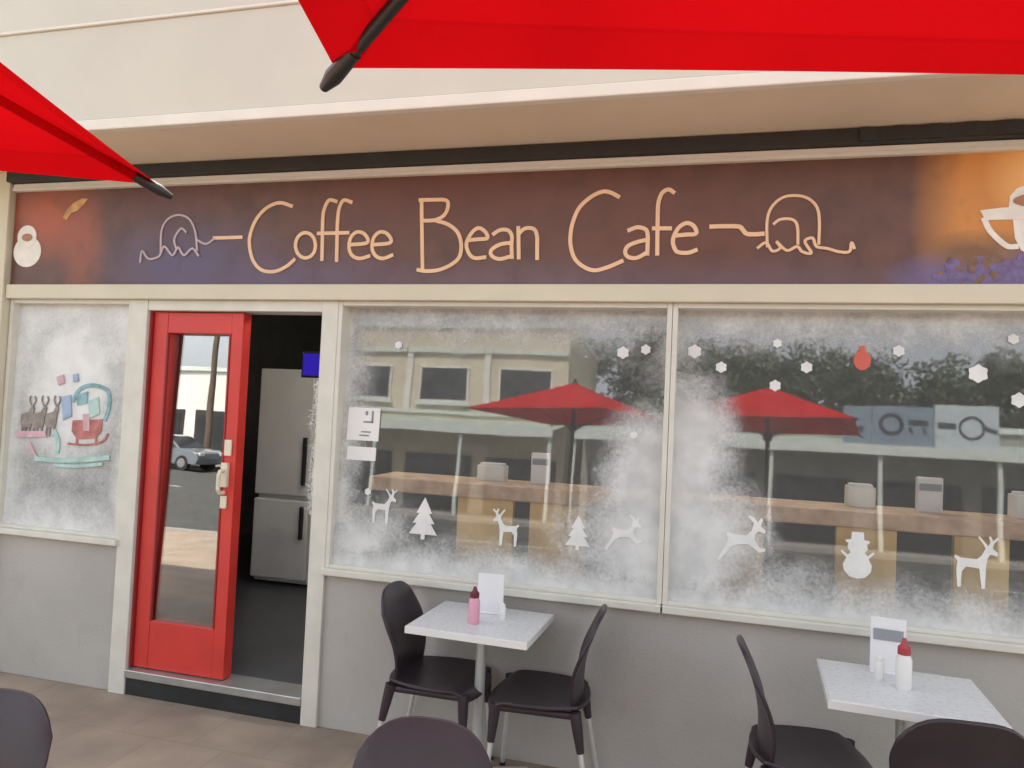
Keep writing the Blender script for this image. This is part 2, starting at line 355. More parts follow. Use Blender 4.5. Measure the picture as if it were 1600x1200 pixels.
# windows: frame, tilted pane, spray snow, sill
TILT = R(3.0)
def window(x0, x1, z0, z1, tilt, blobs, snow_kw, leftish=False):
    fw = .024
    fr = MB().box((x0, -.018, z0), (x0+fw, .12, z1)).box((x1-fw, -.018, z0), (x1, .12, z1)).box((x0+fw, -.016, z1-fw), (x1-fw, .118, z1)).box((x0+fw, -.016, z0), (x1-fw, .118, z0+fw*.8))
    f = fr.build('window', alu, cafe, bevel=.003)
    dy = math.tan(tilt)*(z1-z0); y0 = .012
    a, b = x0+fw*.5, x1-fw*.5
    def leaf(name, m, off, t):
        q = MB(); yb, yt = y0+off, y0+off+dy
        q.add([(a,yb,z0+.01),(b,yb,z0+.01),(b,yt,z1-.01),(a,yt,z1-.01),(a,yb+t,z0+.01),(b,yb+t,z0+.01),(b,yt+t,z1-.01),(a,yt+t,z1-.01)],
              [(0,1,2,3),(7,6,5,4),(0,4,5,1),(1,5,6,2),(2,6,7,3),(3,7,4,0)])
        return q.build(name, m, f)
    leaf('pane', pane, 0, .006)
    # the snow is a coat of paint on the outside of the pane
    q = MB(); yb, yt = y0-.002, y0-.002+dy
    q.add([(a,yb,z0+.012),(b,yb,z0+.012),(b,yt,z1-.012),(a,yt,z1-.012)], [(0,1,2,3)]).build('spray_snow', snow('spray_snow', blobs, **snow_kw), f)
    MB().box((x0-.01, -.045, z0-.035), (x1+.01, .0, z0)).build('sill', alu, f, bevel=.005)
    return f
# left window: pane clouded white; denser upper centre also paints in the reflected sky
window(-4.15, -3.25, .865, 2.25, R(1.0), [(-3.7, 2.6, 9, 2.6, .62), (-3.7, 1.75, .55, .8, .95), (-3.7, .86, 9, .5, .55), (-4.15, 1.5, .3, 9, .6), (-3.25, 1.5, .25, 9, .6)], dict(k=.40, cut=.24, top=.94, col=(.88, .89, .87), dk=.88))
window(-1.925, -.178, .835, 2.25, TILT, [(-1, 2.27, 9, .42, .75), (-1, .80, 9, .33, 1.15), (-1.93, 1.5, .28, 9, .85), (-1.75, 1.0, .55, .36, .95), (-.18, 1.42, .44, .50, 1.6), (-.2, 1.10, .72, .42, 1.3), (-.18, 2.0, .25, .6, .6)],
       dict(k=.75, cut=.46, top=.86))
window(-.176, 1.80, .835, 2.25, TILT, [(.8, 2.27, 9, .38, .8), (.8, .80, 9, .33, 1.15), (-.17, 1.55, .42, .55, 1.6), (-.1, 1.15, .55, .5, 1.4), (-.17, 2.1, .35, .5, .7), (.35, .95, .5, .25, .75)],
       dict(k=.75, cut=.46, top=.86))

# the door: one red leaf stands shut, the other side is open
dl = MB()
x0, x1, z0, z1, ya, yb = -3.125, -2.53, .15, 2.185, .02, .095
dl.box((x0, ya, z0), (x0+.095, yb, z1)).box((x1-.075, ya, z0), (x1, yb, z1)).box((x0+.095, ya+.002, z1-.12), (x1-.075, yb-.002, z1)).box((x0+.095, ya+.002, z0), (x1-.075, yb-.002, z0+.27))
door = dl.build('door', red_paint, cafe, bevel=.004)
MB().box((x0-.012, .0, z0), (x0-.001, .08, z1)).build('door_edge', red_dark, door)
q = MB(); gy = .034; dgt = 0*(z1-z0); 
q.add([(x0+.09,gy,z0+.265),(x1-.07,gy,z0+.265),(x1-.07,gy+.046,z1-.115),(x0+.09,gy+.046,z1-.115),(x0+.09,gy+.006,z0+.265),(x1-.07,gy+.006,z0+.265),(x1-.07,gy+.052,z1-.115),(x0+.09,gy+.052,z1-.115)],
      [(0,1,2,3),(7,6,5,4),(0,4,5,1),(1,5,6,2),(2,6,7,3),(3,7,4,0)]).build('pane', doorpane, door)
bd = MB()
bd.box((x0+.095, ya-.004, z0+.27), (x0+.105, ya+.012, z1-.12)).box((x1-.085, ya-.004, z0+.27), (x1-.075, ya+.012, z1-.12)).build('glazing_bead', red_dark, door)
lk = at(350, 695, .02); 
MB().box((-2.60, .008, lk.z-.06), (-2.555, .02, lk.z+.03)).build('lock', ivory, door, bevel=.004)
hz = at(347, 735, .02).z
MB().box((-2.605, -.004, hz-.09), (-2.565, .02, hz+.045)).tube([(-2.585, .01, hz), (-2.585, -.035, hz), (-2.585, -.045, hz-.02), (-2.585, -.045, hz-.10), (-2.585, -.03, hz-.12), (-2.585, .01, hz-.12)], .011).build('handle', ivory, door, bevel=.002)
MB().box((-2.608, .008, hz-.21), (-2.568, .02, hz-.14)).build('lock', ivory, door, bevel=.004)

# ------------------------------------------------------------------ signboard
SX0, SX1, SZ0, SZ1 = -4.145, 2.4, 2.338, 2.905
sign = thing('shop_sign', 'long brown signboard lettered Coffee Bean Cafe above the shop windows', 'sign')
pl, br_ = (.085, .075, .16), (.12, .052, .034)
board = painted('sign_print', br_, [
    (-2.9, 2.45, .75, .32, (.10, .08, .15), 1.2), (-2.2, 2.36, .9, .18, (.12, .085, .16), .9), (-.6, 2.35, 2.0, .14, (.15, .10, .13), .9),
    (-1.3, 2.8, 1.1, .3, (.14, .04, .022), 1.0), (-.2, 2.6, .8, .3, (.15, .045, .022), .8), (-3.9, 2.74, .42, .30, (.40, .085, .03), 1.3), (-3.62, 2.6, .2, .4, (.36, .09, .04), .9), (-3.1, 2.85, .6, .2, (.13, .05, .05), .9),
    (1.62, 2.68, .80, 1.1, (.62, .25, .05), 4.0), (1.5, 2.82, .40, .3, (1, .58, .20), 1.6), (1.2, 2.36, .5, .16, (.16, .12, .28), 2.4), (1.1, 2.47, .25, .11, (.20, .10, .04), 1.6)], rough=.4)
MB().box((SX0, -.03, SZ0), (SX1, .002, SZ1)).build('board', board, sign)
MB().box((SX0, -.055, SZ1), (SX1+.03, 0, SZ1+.045)).build('top_trim', trim_white, sign, bevel=.005)
MB().box((SX0+.001, -.06, SZ1), (SX1, -.056, SZ1+.02)).build('trim_edge', alu, sign)
let = mat('peach_lettering', (.83, .55, .33), .5, .06)
let_dim = mat('pale_lettering', (.50, .40, .42), .5, .1)
z4 = lambda *p: P2([(200+x/3.077, 280+y/3.077) for x, y in p])
zb = lambda *p: P2([(640+x/6.667, 290+y/6.667) for x, y in p])
zc = lambda *p: P2([(870+x/6.154, 280+y/6.154) for x, y in p])
zo = lambda *p: P2([(1080+x/5, 260+y/5) for x, y in p])
W = .019
def glyph(strokes, name='letter', m=let, w_=W):
    b = MB()
    for s in strokes: b.stroke(s, w_, -.036-.0004*strokes.index(s), -.0295)
    return b.build(name, m, sign)
o_pts = [(870+48*math.cos(R(a)), 325+60*math.sin(R(a))) for a in range(0, 361, 30)]
glyph([z4((805,138),(745,122),(682,148),(632,205),(604,280),(604,340),(622,402),(662,443),(720,450),(775,428),(818,392))])
glyph([z4(*o_pts)])
glyph([z4((1018,116),(982,110),(960,150),(952,200),(950,300),(948,395)), z4((928,268),(985,267))])
glyph([z4((1090,120),(1052,110),(1030,150),(1022,220),(1020,300),(1018,400)), z4((990,267),(1075,265))])
glyph([z4((1083,322),(1165,312),(1152,272),(1115,262),(1085,290),(1078,340),(1095,375),(1130,388),(1175,376))])
glyph([z4((1193,322),(1275,312),(1262,272),(1225,262),(1195,290),(1188,340),(1205,375),(1240,388),(1285,372))])
glyph([zb((150,160),(155,520),(160,890)), zb((130,170),(260,168),(400,172),(425,230),(390,320),(300,375),(170,385)), zb((300,385),(420,420),(520,500),(560,620),(545,750),(470,830),(340,890),(200,905),(110,890))])
glyph([zb((640,585),(740,575),(830,565),(810,500),(740,460),(670,510),(615,620),(640,720),(700,770),(810,762))])
glyph([zb((890,525),(960,482),(1040,482),(1083,540),(1080,640),(1085,770)), zb((1080,612),(960,630),(870,690),(880,750),(960,780),(1080,750))])
glyph([zb((1150,450),(1153,600),(1155,775)), zb((1155,520),(1220,465),(1310,470),(1343,540),(1345,650),(1345,780))])
glyph([zc((605,190),(530,150),(450,140),(340,190),(230,290),(170,420),(145,540),(145,650),(180,770),(260,850),(370,890),(500,860),(640,800))])
glyph([zc((695,510),(780,480),(860,500),(880,560),(878,650),(875,740)), zc((870,600),(780,620),(690,660),(665,720),(700,765),(780,770),(870,720))])
glyph([zc((1130,150),(1080,120),(1020,150),(985,230),(975,350),(970,740)), zc((930,490),(1100,490))])
glyph([zc((1140,560),(1240,550),(1340,540),(1320,470),(1250,440),(1170,490),(1120,600),(1140,690),(1180,720),(1270,722),(1345,695))])
glyph([zo((150,485),(260,482),(370,485),(400,510),(430,540),(490,545),(560,540))], 'flourish', let, .020)
glyph([zo((590,640),(588,450),(620,340),(700,265),(800,245),(900,265),(970,330),(992,430),(988,620)), zo((640,465),(690,430),(780,430),(822,480),(826,620)),
       zo((515,650),(580,610),(630,675),(690,650),(660,600),(740,670),(820,640),(860,680),(930,690),(880,600),(940,575),(970,640),(1050,655),(1150,682),(1225,678),(1240,610),(1262,655))], 'cup_flourish', let, .0125)
glyph([z4((430,290),(500,288),(565,286))], 'flourish', let, .019)
glyph([z4((178,355),(182,255),(212,200),(265,180),(315,200),(343,260),(352,350)), z4((255,345),(243,295),(275,245),(300,262)), z4((350,298),(395,318),(435,292)),
       z4((80,405),(90,352),(120,388),(170,378),(195,330),(235,372),(262,335),(290,372),(330,340),(360,375))], 'cup_flourish', let_dim, .0115)
# printed cups at both ends
pw, pc = mat('print_white', (.80, .77, .70), .5, .08, 14), mat('print_coffee', (.42, .20, .10), .5, .15, 12)
c = MB()
a1 = at(50, 395); a2 = at(50, 372)
c.slab(ell(a1.x, a1.z, .105, .095), -.0335, -.0295, 0).slab(ell(a2.x, a2.z, .072, .07), -.0355, -.0295, 0).slab(ell(a2.x+.004, a2.z-.005, .04, .024), -.0375, -.0295, 1)
c.build('cup_print', [pw, pc], sign)
a1 = at(125, 330); c = MB(); c.slab([(a1.x+dx*.9, a1.z+dz*.9) for dx, dz in ((-.10,-.05),(-.07,.0),(-.02,.045),(.05,.075),(.095,.07),(.06,.03),(.02,-.005),(-.03,-.02),(-.07,-.07))], -.0335, -.0295)
c.build('biscuit_print', mat('print_biscuit', (.60, .34, .13), .5, .3, 20), sign)
c = MB(); pp = lambda *p: P2(p)[::-1]
c.slab(pp((1527,332),(1560,328),(1700,322),(1740,326),(1740,338),(1700,344),(1535,347)), -.0355, -.0295, 0)
c.slab(pp((1578,345),(1581,375),(1590,393),(1610,404),(1655,405),(1678,390),(1688,345)), -.0335, -.0295, 0)
c.stroke(P2([(1533,345),(1541,362),(1556,378),(1570,388),(1584,388)]), .022, -.0365, -.0295, 0)
c.slab(pp((1571,331),(1573,310),(1584,298),(1610,288),(1650,285),(1685,295),(1694,329)), -.0345, -.0295, 0)
e0 = at(1626, 316); c.slab(ell(e0.x, e0.z, .115, .032), -.0385, -.0295, 1)
c.build('cup_print', [pw, pc], sign)
bn = MB(); random.seed(2); bn.slab(P2([(1450,441),(1750,441),(1750,404),(1560,408)]), -.0306, -.0295, 0)
bn.v = [(x, y, max(SZ0+.004, z)) for x, y, z in bn.v]
for k in range(60):
    px = random.uniform(1455, 1720); py = random.uniform(402+max(0, (1560-px)*.12), 440); q0 = at(px, py); a0 = random.uniform(0, 3.14); rr = random.uniform(.018, .03)
    pts = [(q0.x+rr*math.cos(t)*math.cos(a0)-rr*.62*math.sin(t)*math.sin(a0), max(SZ0+.004, q0.z+rr*math.cos(t)*math.sin(a0)+rr*.62*math.sin(t)*math.cos(a0))) for t in [6.283*i/12 for i in range(12)]]
    bn.slab(pts, -.0308-.00004*k, -.0295, random.choice((0, 0, 1)))
bn.build('bean_print', [mat('bean_purple', (.17, .12, .26), .5, .3, 30), mat('bean_brown', (.20, .11, .07), .5, .3, 30)], sign)

# ------------------------------------------------------------------ things on and behind the windows
def tilt_y(z, z0=.835): return .012+math.tan(TILT)*(z-z0)
sticker_white = snow('stencil_snow', [(0, 0, 99, 99, .95)], col=(.86, .86, .83), k=.7, cut=.40, top=.95, dk=.86, haze=.3)
def sticker_flake(px, py, r, label):
    p = at(px, py, .03); y = tilt_y(p.z)
    b = MB(); n = 24
    poly = [(p.x+r*(1 if k % 4 == 0 else .80 if k % 2 == 0 else .88)*math.sin(2*math.pi*k/n), p.z+r*(1 if k % 4 == 0 else .80 if k % 2 == 0 else .88)*math.cos(2*math.pi*k/n)) for k in range(n)]
    o = b.slab(poly, y-.006, y-.0035).lean(p.z, TILT).build('snowflake_sticker', sticker_white)
    return tag(o, label, 'sticker', 'white snowflake stickers on the shop windows')
flakes = [
 (618,538,.022,'small snowflake sticker on the pane nearest the door, above the paper notices'),
 (972,550,.032,'larger snowflake sticker of the side by side pair near the mullion'),
 (1008,545,.026,'smaller snowflake sticker of the side by side pair, closest left of the mullion'),
 (575,768,.02,'snowflake sticker low at the left end of the window counter'),
 (990,680,.02,'snowflake sticker amid the spray snow left of the window mullion'),
 (1085,548,.035,'tall snowflake sticker just right of the window mullion'),
 (1127,573,.028,'snowflake sticker second from the mullion on the wider pane'),
 (1212,602,.028,'snowflake sticker over the tip of the red reflected umbrella'),
 (1216,535,.022,'faint small snowflake sticker high up, above the one over the reflected umbrella tip'),
 (1262,573,.028,'snowflake sticker between the reflected umbrella tip and the red bauble'),
 (1408,547,.027,'snowflake sticker next right of the red bauble'),
 (1533,583,.042,'largest snowflake sticker, by the reflected blue sign'),
 (1590,528,.024,'snowflake sticker topmost at the far end of the wider pane'),
 (1597,625,.034,'snowflake sticker lowest at the far end of the wider pane')]
for f in flakes: sticker_flake(*f)
p = at(1350, 562, .03); y = tilt_y(p.z)
b = MB().slab(ell(p.x, p.z, .036, .045), y-.0065, y-.0035).slab([(p.x-.012, p.z+.044), (p.x-.012, p.z+.066), (p.x+.012, p.z+.066), (p.x+.012, p.z+.044)], y-.0065, y-.0035)
tag(b.lean(p.z, TILT).build('bauble_sticker', mat('bauble_red', (.60, .12, .08), .5, .1)), 'faded red round bauble sticker high on the wider window', 'sticker')

deer = [(-.30,-.5),(-.24,-.5),(-.22,-.18),(-.14,-.08),(.10,-.10),(.14,-.5),(.20,-.5),(.22,-.05),(.25,.12),(.30,.20),(.42,.17),(.44,.23),(.34,.32),(.36,.42),(.46,.52),(.43,.55),(.35,.47),(.31,.56),(.27,.55),(.30,.44),(.26,.36),(.18,.46),(.10,.55),(.08,.52),(.17,.40),(.21,.31),(.14,.16),(.05,.08),(-.24,.09),(-.34,.14),(-.36,.10),(-.30,.02),(-.32,-.15)]
leap = [(-.50,-.42),(-.44,-.45),(-.24,-.16),(-.10,-.08),(.12,-.06),(.34,-.22),(.46,-.18),(.46,-.12),(.36,-.13),(.24,.04),(.26,.16),(.32,.22),(.44,.18),(.46,.24),(.36,.33),(.40,.46),(.36,.50),(.30,.40),(.22,.50),(.12,.54),(.10,.50),(.22,.38),(.18,.22),(.08,.12),(-.16,.12),(-.30,.16),(-.34,.10),(-.28,.02),(-.36,-.16)]
fir = [(-.05,-.5),(.05,-.5),(.05,-.38),(.36,-.38),(.18,-.12),(.28,-.12),(.12,.12),(.20,.12),(0,.5),(-.20,.12),(-.12,.12),(-.28,-.12),(-.18,-.12),(-.36,-.38),(-.05,-.38)]
snowman = [(.0,-.5),(.16,-.46),(.27,-.34),(.29,-.20),(.22,-.06),(.34,.06),(.32,.10),(.20,.0),(.14,.06),(.20,.14),(.19,.26),(.24,.28),(.24,.32),(.13,.34),(.12,.5),(-.12,.5),(-.13,.34),(-.24,.32),(-.24,.28),(-.19,.26),(-.20,.14),(-.14,.06),(-.20,.0),(-.32,.10),(-.34,.06),(-.22,-.06),(-.29,-.20),(-.27,-.34),(-.16,-.46)]
def figure(name, poly, px, py, hpx, flip, label, cat='sticker'):
    p = at(px, py, .02); h = hpx/((FPX/3.6)); y = tilt_y(p.z); s = -1 if flip else 1; h *= .88
    pts = [(p.x+s*x*h, p.z+z*h) for x, z in poly]
    if flip: pts = pts[::-1]
    o = MB().slab(pts, y-.0062, y-.0034).lean(p.z, TILT).build(name, sticker_white); return tag(o, label, cat, 'white Christmas figure stickers along the bottom of the windows')
figure('reindeer_sticker', deer, 597, 792, 62, False, 'small standing reindeer sticker nearest the cafe door')
figure('fir_tree_sticker', fir, 662, 810, 78, False, 'white fir tree sticker between two reindeer stickers')
figure('reindeer_sticker', deer, 792, 826, 62, True, 'standing reindeer sticker over the first wooden counter support')
figure('fir_tree_sticker', fir, 903, 832, 62, False, 'white fir tree sticker over the edge of the second wooden counter support')
figure('reindeer_sticker', leap, 975, 835, 66, False, 'leaping reindeer sticker at the snowy corner left of the mullion')
figure('reindeer_sticker', leap, 1160, 845, 80, False, 'leaping reindeer sticker over the wooden support right of the mullion')
figure('snowman_sticker', snowman, 1340, 868, 74, False, 'white snowman sticker above the menu on the right-hand table')
figure('reindeer_sticker', deer, 1522, 880, 76, False, 'standing reindeer sticker over the right-hand wooden support')

paper = mat('paper', (.80, .79, .76), .8, .03)
ink = mat('grey_ink', (.25, .25, .27), .8, .1)
def notice(x0, y0, x1, y1, label, bars):
    a, b2 = at(x0, y0, .02), at(x1, y1, .02); y = tilt_y((a.z+b2.z)/2)
    q = MB().add([(a.x, tilt_y(b2.z)-.005, b2.z), (b2.x, tilt_y(b2.z)-.005, b2.z), (b2.x, tilt_y(a.z)-.005, a.z), (a.x, tilt_y(a.z)-.005, a.z),
                  (a.x, tilt_y(b2.z)-.003, b2.z), (b2.x, tilt_y(b2.z)-.003, b2.z), (b2.x, tilt_y(a.z)-.003, a.z), (a.x, tilt_y(a.z)-.003, a.z)],
                 [(0,1,2,3),(7,6,5,4),(0,4,5,1),(1,5,6,2),(2,6,7,3),(3,7,4,0)])
    for (u0, v0, u1, v1) in bars:
        X0, X1 = a.x+(b2.x-a.x)*u0, a.x+(b2.x-a.x)*u1; Z0, Z1 = b2.z+(a.z-b2.z)*v0, b2.z+(a.z-b2.z)*v1
        q.box((X0, tilt_y(Z0)-.0072, Z0), (X1, tilt_y(Z0)-.0045, Z1), 1)
    return tag(q.build('paper_notice', [paper, ink]), label, 'notice', 'white paper notices on the window')
notice(541, 636, 588, 690, 'taller white paper notice with grey marks taped on the window beside the door', [(.55,.78,.62,.90),(.75,.55,.80,.92),(.5,.55,.8,.60),(.45,.25,.75,.29),(.4,.14,.7,.18)])
notice(540, 697, 584, 721, 'small blank white paper notice taped below the taller one beside the door', [])

# painted Christmas scene on the left window
cols = [mat('scene_red', (.46, .17, .15), .7, .3, 20), mat('scene_teal', (.24, .42, .45), .7, .3, 20), mat('scene_brown', (.28, .25, .22), .7, .3, 25), mat('scene_mint', (.42, .60, .56), .7, .2, 15), mat('scene_pink', (.62, .40, .44), .7, .2, 15), mat('scene_blue', (.34, .44, .60), .7, .2, 15)]
def lz(z): return .012+math.tan(R(1.0))*(z-.865)
q = MB()
def zw(*p): return P2([(x/3, 460+y/3) for x, y in p])
def pst(pts, w_, m, k): q.stroke(zw(*pts), w_, lz(1.5)-.0075-.0003*k, lz(1.5)-.0045, m)
def psl(pts, m, k): q.slab(zw(*pts), lz(1.5)-.0075-.0003*k, lz(1.5)-.0045, m)
psl([(330,590),(470,585),(465,640),(440,675),(350,680),(325,640)], 0, 1)          # sleigh body
pst([(310,700),(400,706),(470,690),(495,655)], .012, 0, 2)
for x in (350, 440): pst([(x,675),(x,705)], .012, 0, 3)
pst([(330,500),(360,445),(420,425),(490,450),(500,520),(480,590)], .022, 1, 4)       # arch above it
psl([(345,470),(400,455),(395,510),(350,520)], 1, 5); psl([(400,500),(450,480),(455,560),(410,580)], 3, 6)
psl([(275,480),(320,470),(325,570),(285,590)], 5, 7)
psl([(378,560),(410,560),(410,640),(380,640)], 4, 8)
for x, s in ((110, 1.0), (165, 1.1), (225, 1.0)):                                      # team of reindeer
    psl([(x-25*s,600),(x-20*s,560),(x+15*s,550),(x+28*s,520),(x+40*s,530),(x+30*s,580),(x+25*s,620),(x-15*s,630)], 2, 9)
    pst([(x+28*s,525),(x+18*s,495),(x+22*s,475)], .007, 2, 10); pst([(x+32*s,525),(x+45*s,498),(x+42*s,478)], .007, 2, 10.5)
    for d in (-15, 0, 20): pst([(x+d*s,615),(x+(d-4)*s,665)], .008, 2, 11)
psl([(60,640),(200,640),(210,668),(70,672)], 4, 12)
pst([(245,640),(262,690),(258,740)], .03, 3, 13); pst([(130,700),(150,740),(170,775)], .016, 4, 14)
pst([(160,770),(280,778),(400,775),(500,765)], .028, 3, 15); pst([(250,800),(360,806),(470,795)], .02, 3, 16)
psl([(255,385),(285,375),(290,415),(262,425)], 4, 17); psl([(330,375),(352,370),(356,405),(332,410)], 5, 18)
tag(q.lean(1.5, R(1.0)).build('painted_scene', cols), 'painted red sleigh and reindeer picture on the frosted window left of the door', 'window painting')

# counter behind the glass
cw = mat('counter_wood', (.72, .50, .33), .5, .22, 14, .05); sw = mat('support_wood', (.90, .60, .23), .55, .15, 7, .05); sw2 = mat('pale_support_wood', (.60, .45, .24), .55, .15, 7, .05)
ct = rooted(thing('window_counter', 'long brown wooden counter along the inside of the shop windows', 'counter', (.2, .35, .14)))
MB().box((-1.78, .15, 1.238), (3.0, .50, 1.315)).build('countertop', cw, ct, bevel=.008)
for a0, b0 in ((725, 810), (835, 920), (1110, 1192), (1300, 1392), (1478, 1562)):
    xa, xb = at(a0, 815, .3).x, at(b0, 815, .3).x
    MB().box((xa, .175, .14), (xb, .215, 1.238)).build('support_panel', sw, ct, bevel=.005)
MB().box((2.2, .175, .14), (2.45, .215, 1.238)).build('support_panel', sw, ct, bevel=.005)
nap = mat('napkin_white', (.80, .80, .74), .6, .04); card = mat('card_white', (.80, .80, .80), .5, .03); cardgrey = mat('card_grey', (.28, .30, .33), .5, .1)
def box_thing(name, px0, px1, Y, z0, h, d, label, cat, band=False, group=None):
    x0, x1 = at(px0, 740, Y).x, at(px1, 740, Y).x
    t = rooted(thing(name, label, cat, ((x0+x1)/2, Y, z0), 0, group))
    MB().box((x0, Y, z0), (x1, Y+d, z0+h)).build('holder', card if band else nap, t, bevel=.006)
    if band: MB().box((x0+.008, Y-.003, z0+h*.62), (x1-.008, Y-.0005, z0+h*.82)).build('printed_band', cardgrey, t)
    else: MB().box((x0+.012, Y+.012, z0+h), (x1-.012, Y+d-.012, z0+h+.012)).build('napkins', paper, t, bevel=.003)
    return t
box_thing('napkin_box', 745, 787, .33, 1.315, .085, .1, 'white napkin box on the counter seen below the reflected umbrella', 'napkin box', group='napkin boxes on the window counter')
box_thing('napkin_box', 1326, 1370, .33, 1.315, .10, .1, 'white napkin box on the counter behind the wider window', 'napkin box', group='napkin boxes on the window counter')
box_thing('napkin_box', 1588, 1630, .33, 1.315, .11, .1, 'white napkin box at the far right end of the counter in view', 'napkin box', group='napkin boxes on the window counter')
box_thing('menu_stand', 829, 858, .33, 1.315, .17, .04, 'white menu stand with grey band on the counter left of the mullion', 'menu', True, 'menu stands on the window counter')
box_thing('menu_stand', 1434, 1475, .33, 1.315, .165, .04, 'white menu stand with grey band on the counter behind the wider window', 'menu', True, 'menu stands on the window counter')
# basket under the counter
wk = mat('wicker', (.07, .06, .05), .8, .4, 40, .5, 90)
p = at(1215, 850, .55)
bk = rooted(thing('storage_basket', 'dark storage basket with a pale rim under the counter', 'basket', (p.x, .62, .5)))
stn = MB().box((p.x-.3, .42, .44), (p.x+.3, .85, .5))
MB().lathe([(.20, .5), (.23, .62), (.25, .98), (.22, .98), (.20, .55)], (p.x, .66), 24).build('body', wk, bk, smooth=30)
MB().lathe([(.235, .86), (.262, .86), (.265, .90), (.24, .90)], (p.x, .66), 24).build('rim', sw2, bk, smooth=30)
tag(stn.box((p.x-.28, .44, .14), (p.x-.24, .48, .44)).box((p.x+.24, .44, .14), (p.x+.28, .48, .44)).box((p.x-.28, .79, .14), (p.x-.24, .83, .44)).box((p.x+.24, .79, .14), (p.x+.28, .83, .44)).build('low_bench', inner_dark), 'low dark bench inside carrying the storage basket', 'bench')

# inside the door: fridge, blue screen, garland on the jamb
steel = mat('fridge_steel', (.78, .78, .75), .45, .06, 3)
fx0, fx1, fy = -3.72, -3.20, 2.0
fr = rooted(thing('fridge', 'tall pale two-door fridge standing inside the doorway', 'fridge', (-3.45, 2.3, .14)))
MB().box((fx0, fy+.05, .16), (fx1, fy+.68, 1.97)).build('cabinet', steel, fr, bevel=.01)
MB().box((fx0, fy-.01, .90), (fx1, fy+.045, 1.97)).build('upper_door', steel, fr, bevel=.012)
MB().box((fx0, fy-.01, .20), (fx1, fy+.045, .865)).build('lower_door', steel, fr, bevel=.012)
MB().box((fx1-.06, fy-.05, 1.0), (fx1-.035, fy-.012, 1.4)).build('handle', dark_steel, fr, bevel=.004)
MB().box((fx1-.06, fy-.05, .55), (fx1-.035, fy-.012, .82)).build('handle', dark_steel, fr, bevel=.004)
a, b2 = at(474, 552, 1.3), at(516, 588, 1.3)
sm = rooted(thing('lit_screen', 'small glowing blue screen high inside the doorway', 'screen', (a.x+.1, 1.35, b2.z)))
MB().box((a.x-.015, 1.31, b2.z-.015), (b2.x+.12, 1.35, a.z+.015)).build('case', dark_steel, sm, bevel=.004)
MB().box((a.x, 1.303, b2.z), (b2.x+.1, 1.309, a.z)).build('display', emit('blue_screen', (.02, .008, .30), .35), sm)
MB().tube([(b2.x, 1.34, a.z), (b2.x, 1.34, 2.95)], .015).build('bracket', dark_steel, sm)
random.seed(4)
gm = mat('garland_white', (.78, .78, .76), .7, .1)
g = MB()
for i in range(700):
    z = random.uniform(1.12, 1.80); wd = .022+.010*math.sin(z*17)+random.uniform(-.008, .008)
    a0 = random.uniform(0, 6.28); L_ = 0
    c0 = Vector((-2.045+random.uniform(-.012, .012), .02+random.uniform(-.02, .03), z)); d = Vector((math.cos(a0)*wd*1.1, math.sin(a0)*wd, random.uniform(-.02, .02)))
    sd = Vector((-d.y, d.x, .3*d.x)).normalized()*.004
    g.add([c0-sd, c0+sd, c0+d+sd*.4, c0+d-sd*.4], [(0, 1, 2, 3)])
g.tube([(-2.045, .02, 1.10), (-2.04, .022, 1.45), (-2.045, .02, 1.82)], .008)
tag(g.build('tinsel_garland', gm, fix=False), 'white tinsel garland hanging on the right side of the doorway', 'garland')
# ceiling lamps: one seen lit through the glass, another added to brighten the counter
p0, p1 = at(655, 493, 2.0), at(745, 494, 2.0)
for lx, ly, lb in (((p0.x+p1.x)/2, 1.0, 'lit fluorescent strip lamp seen through the pane nearer the door'), (.6, 1.3, 'added unseen strip lamp to brighten the counter behind the wider window')):
    lt = rooted(thing('ceiling_lamp', lb, 'lamp', (lx, ly, 2.95)))
    MB().box((lx-.6, ly-.06, 2.90), (lx+.6, ly+.06, 2.95)).build('housing', card, lt, bevel=.006)
    MB().tube([(lx-.55, ly, 2.88), (lx+.55, ly, 2.88)], .018).build('tube', emit('lamp_tube', (1, .93, .82), 34.0), lt)

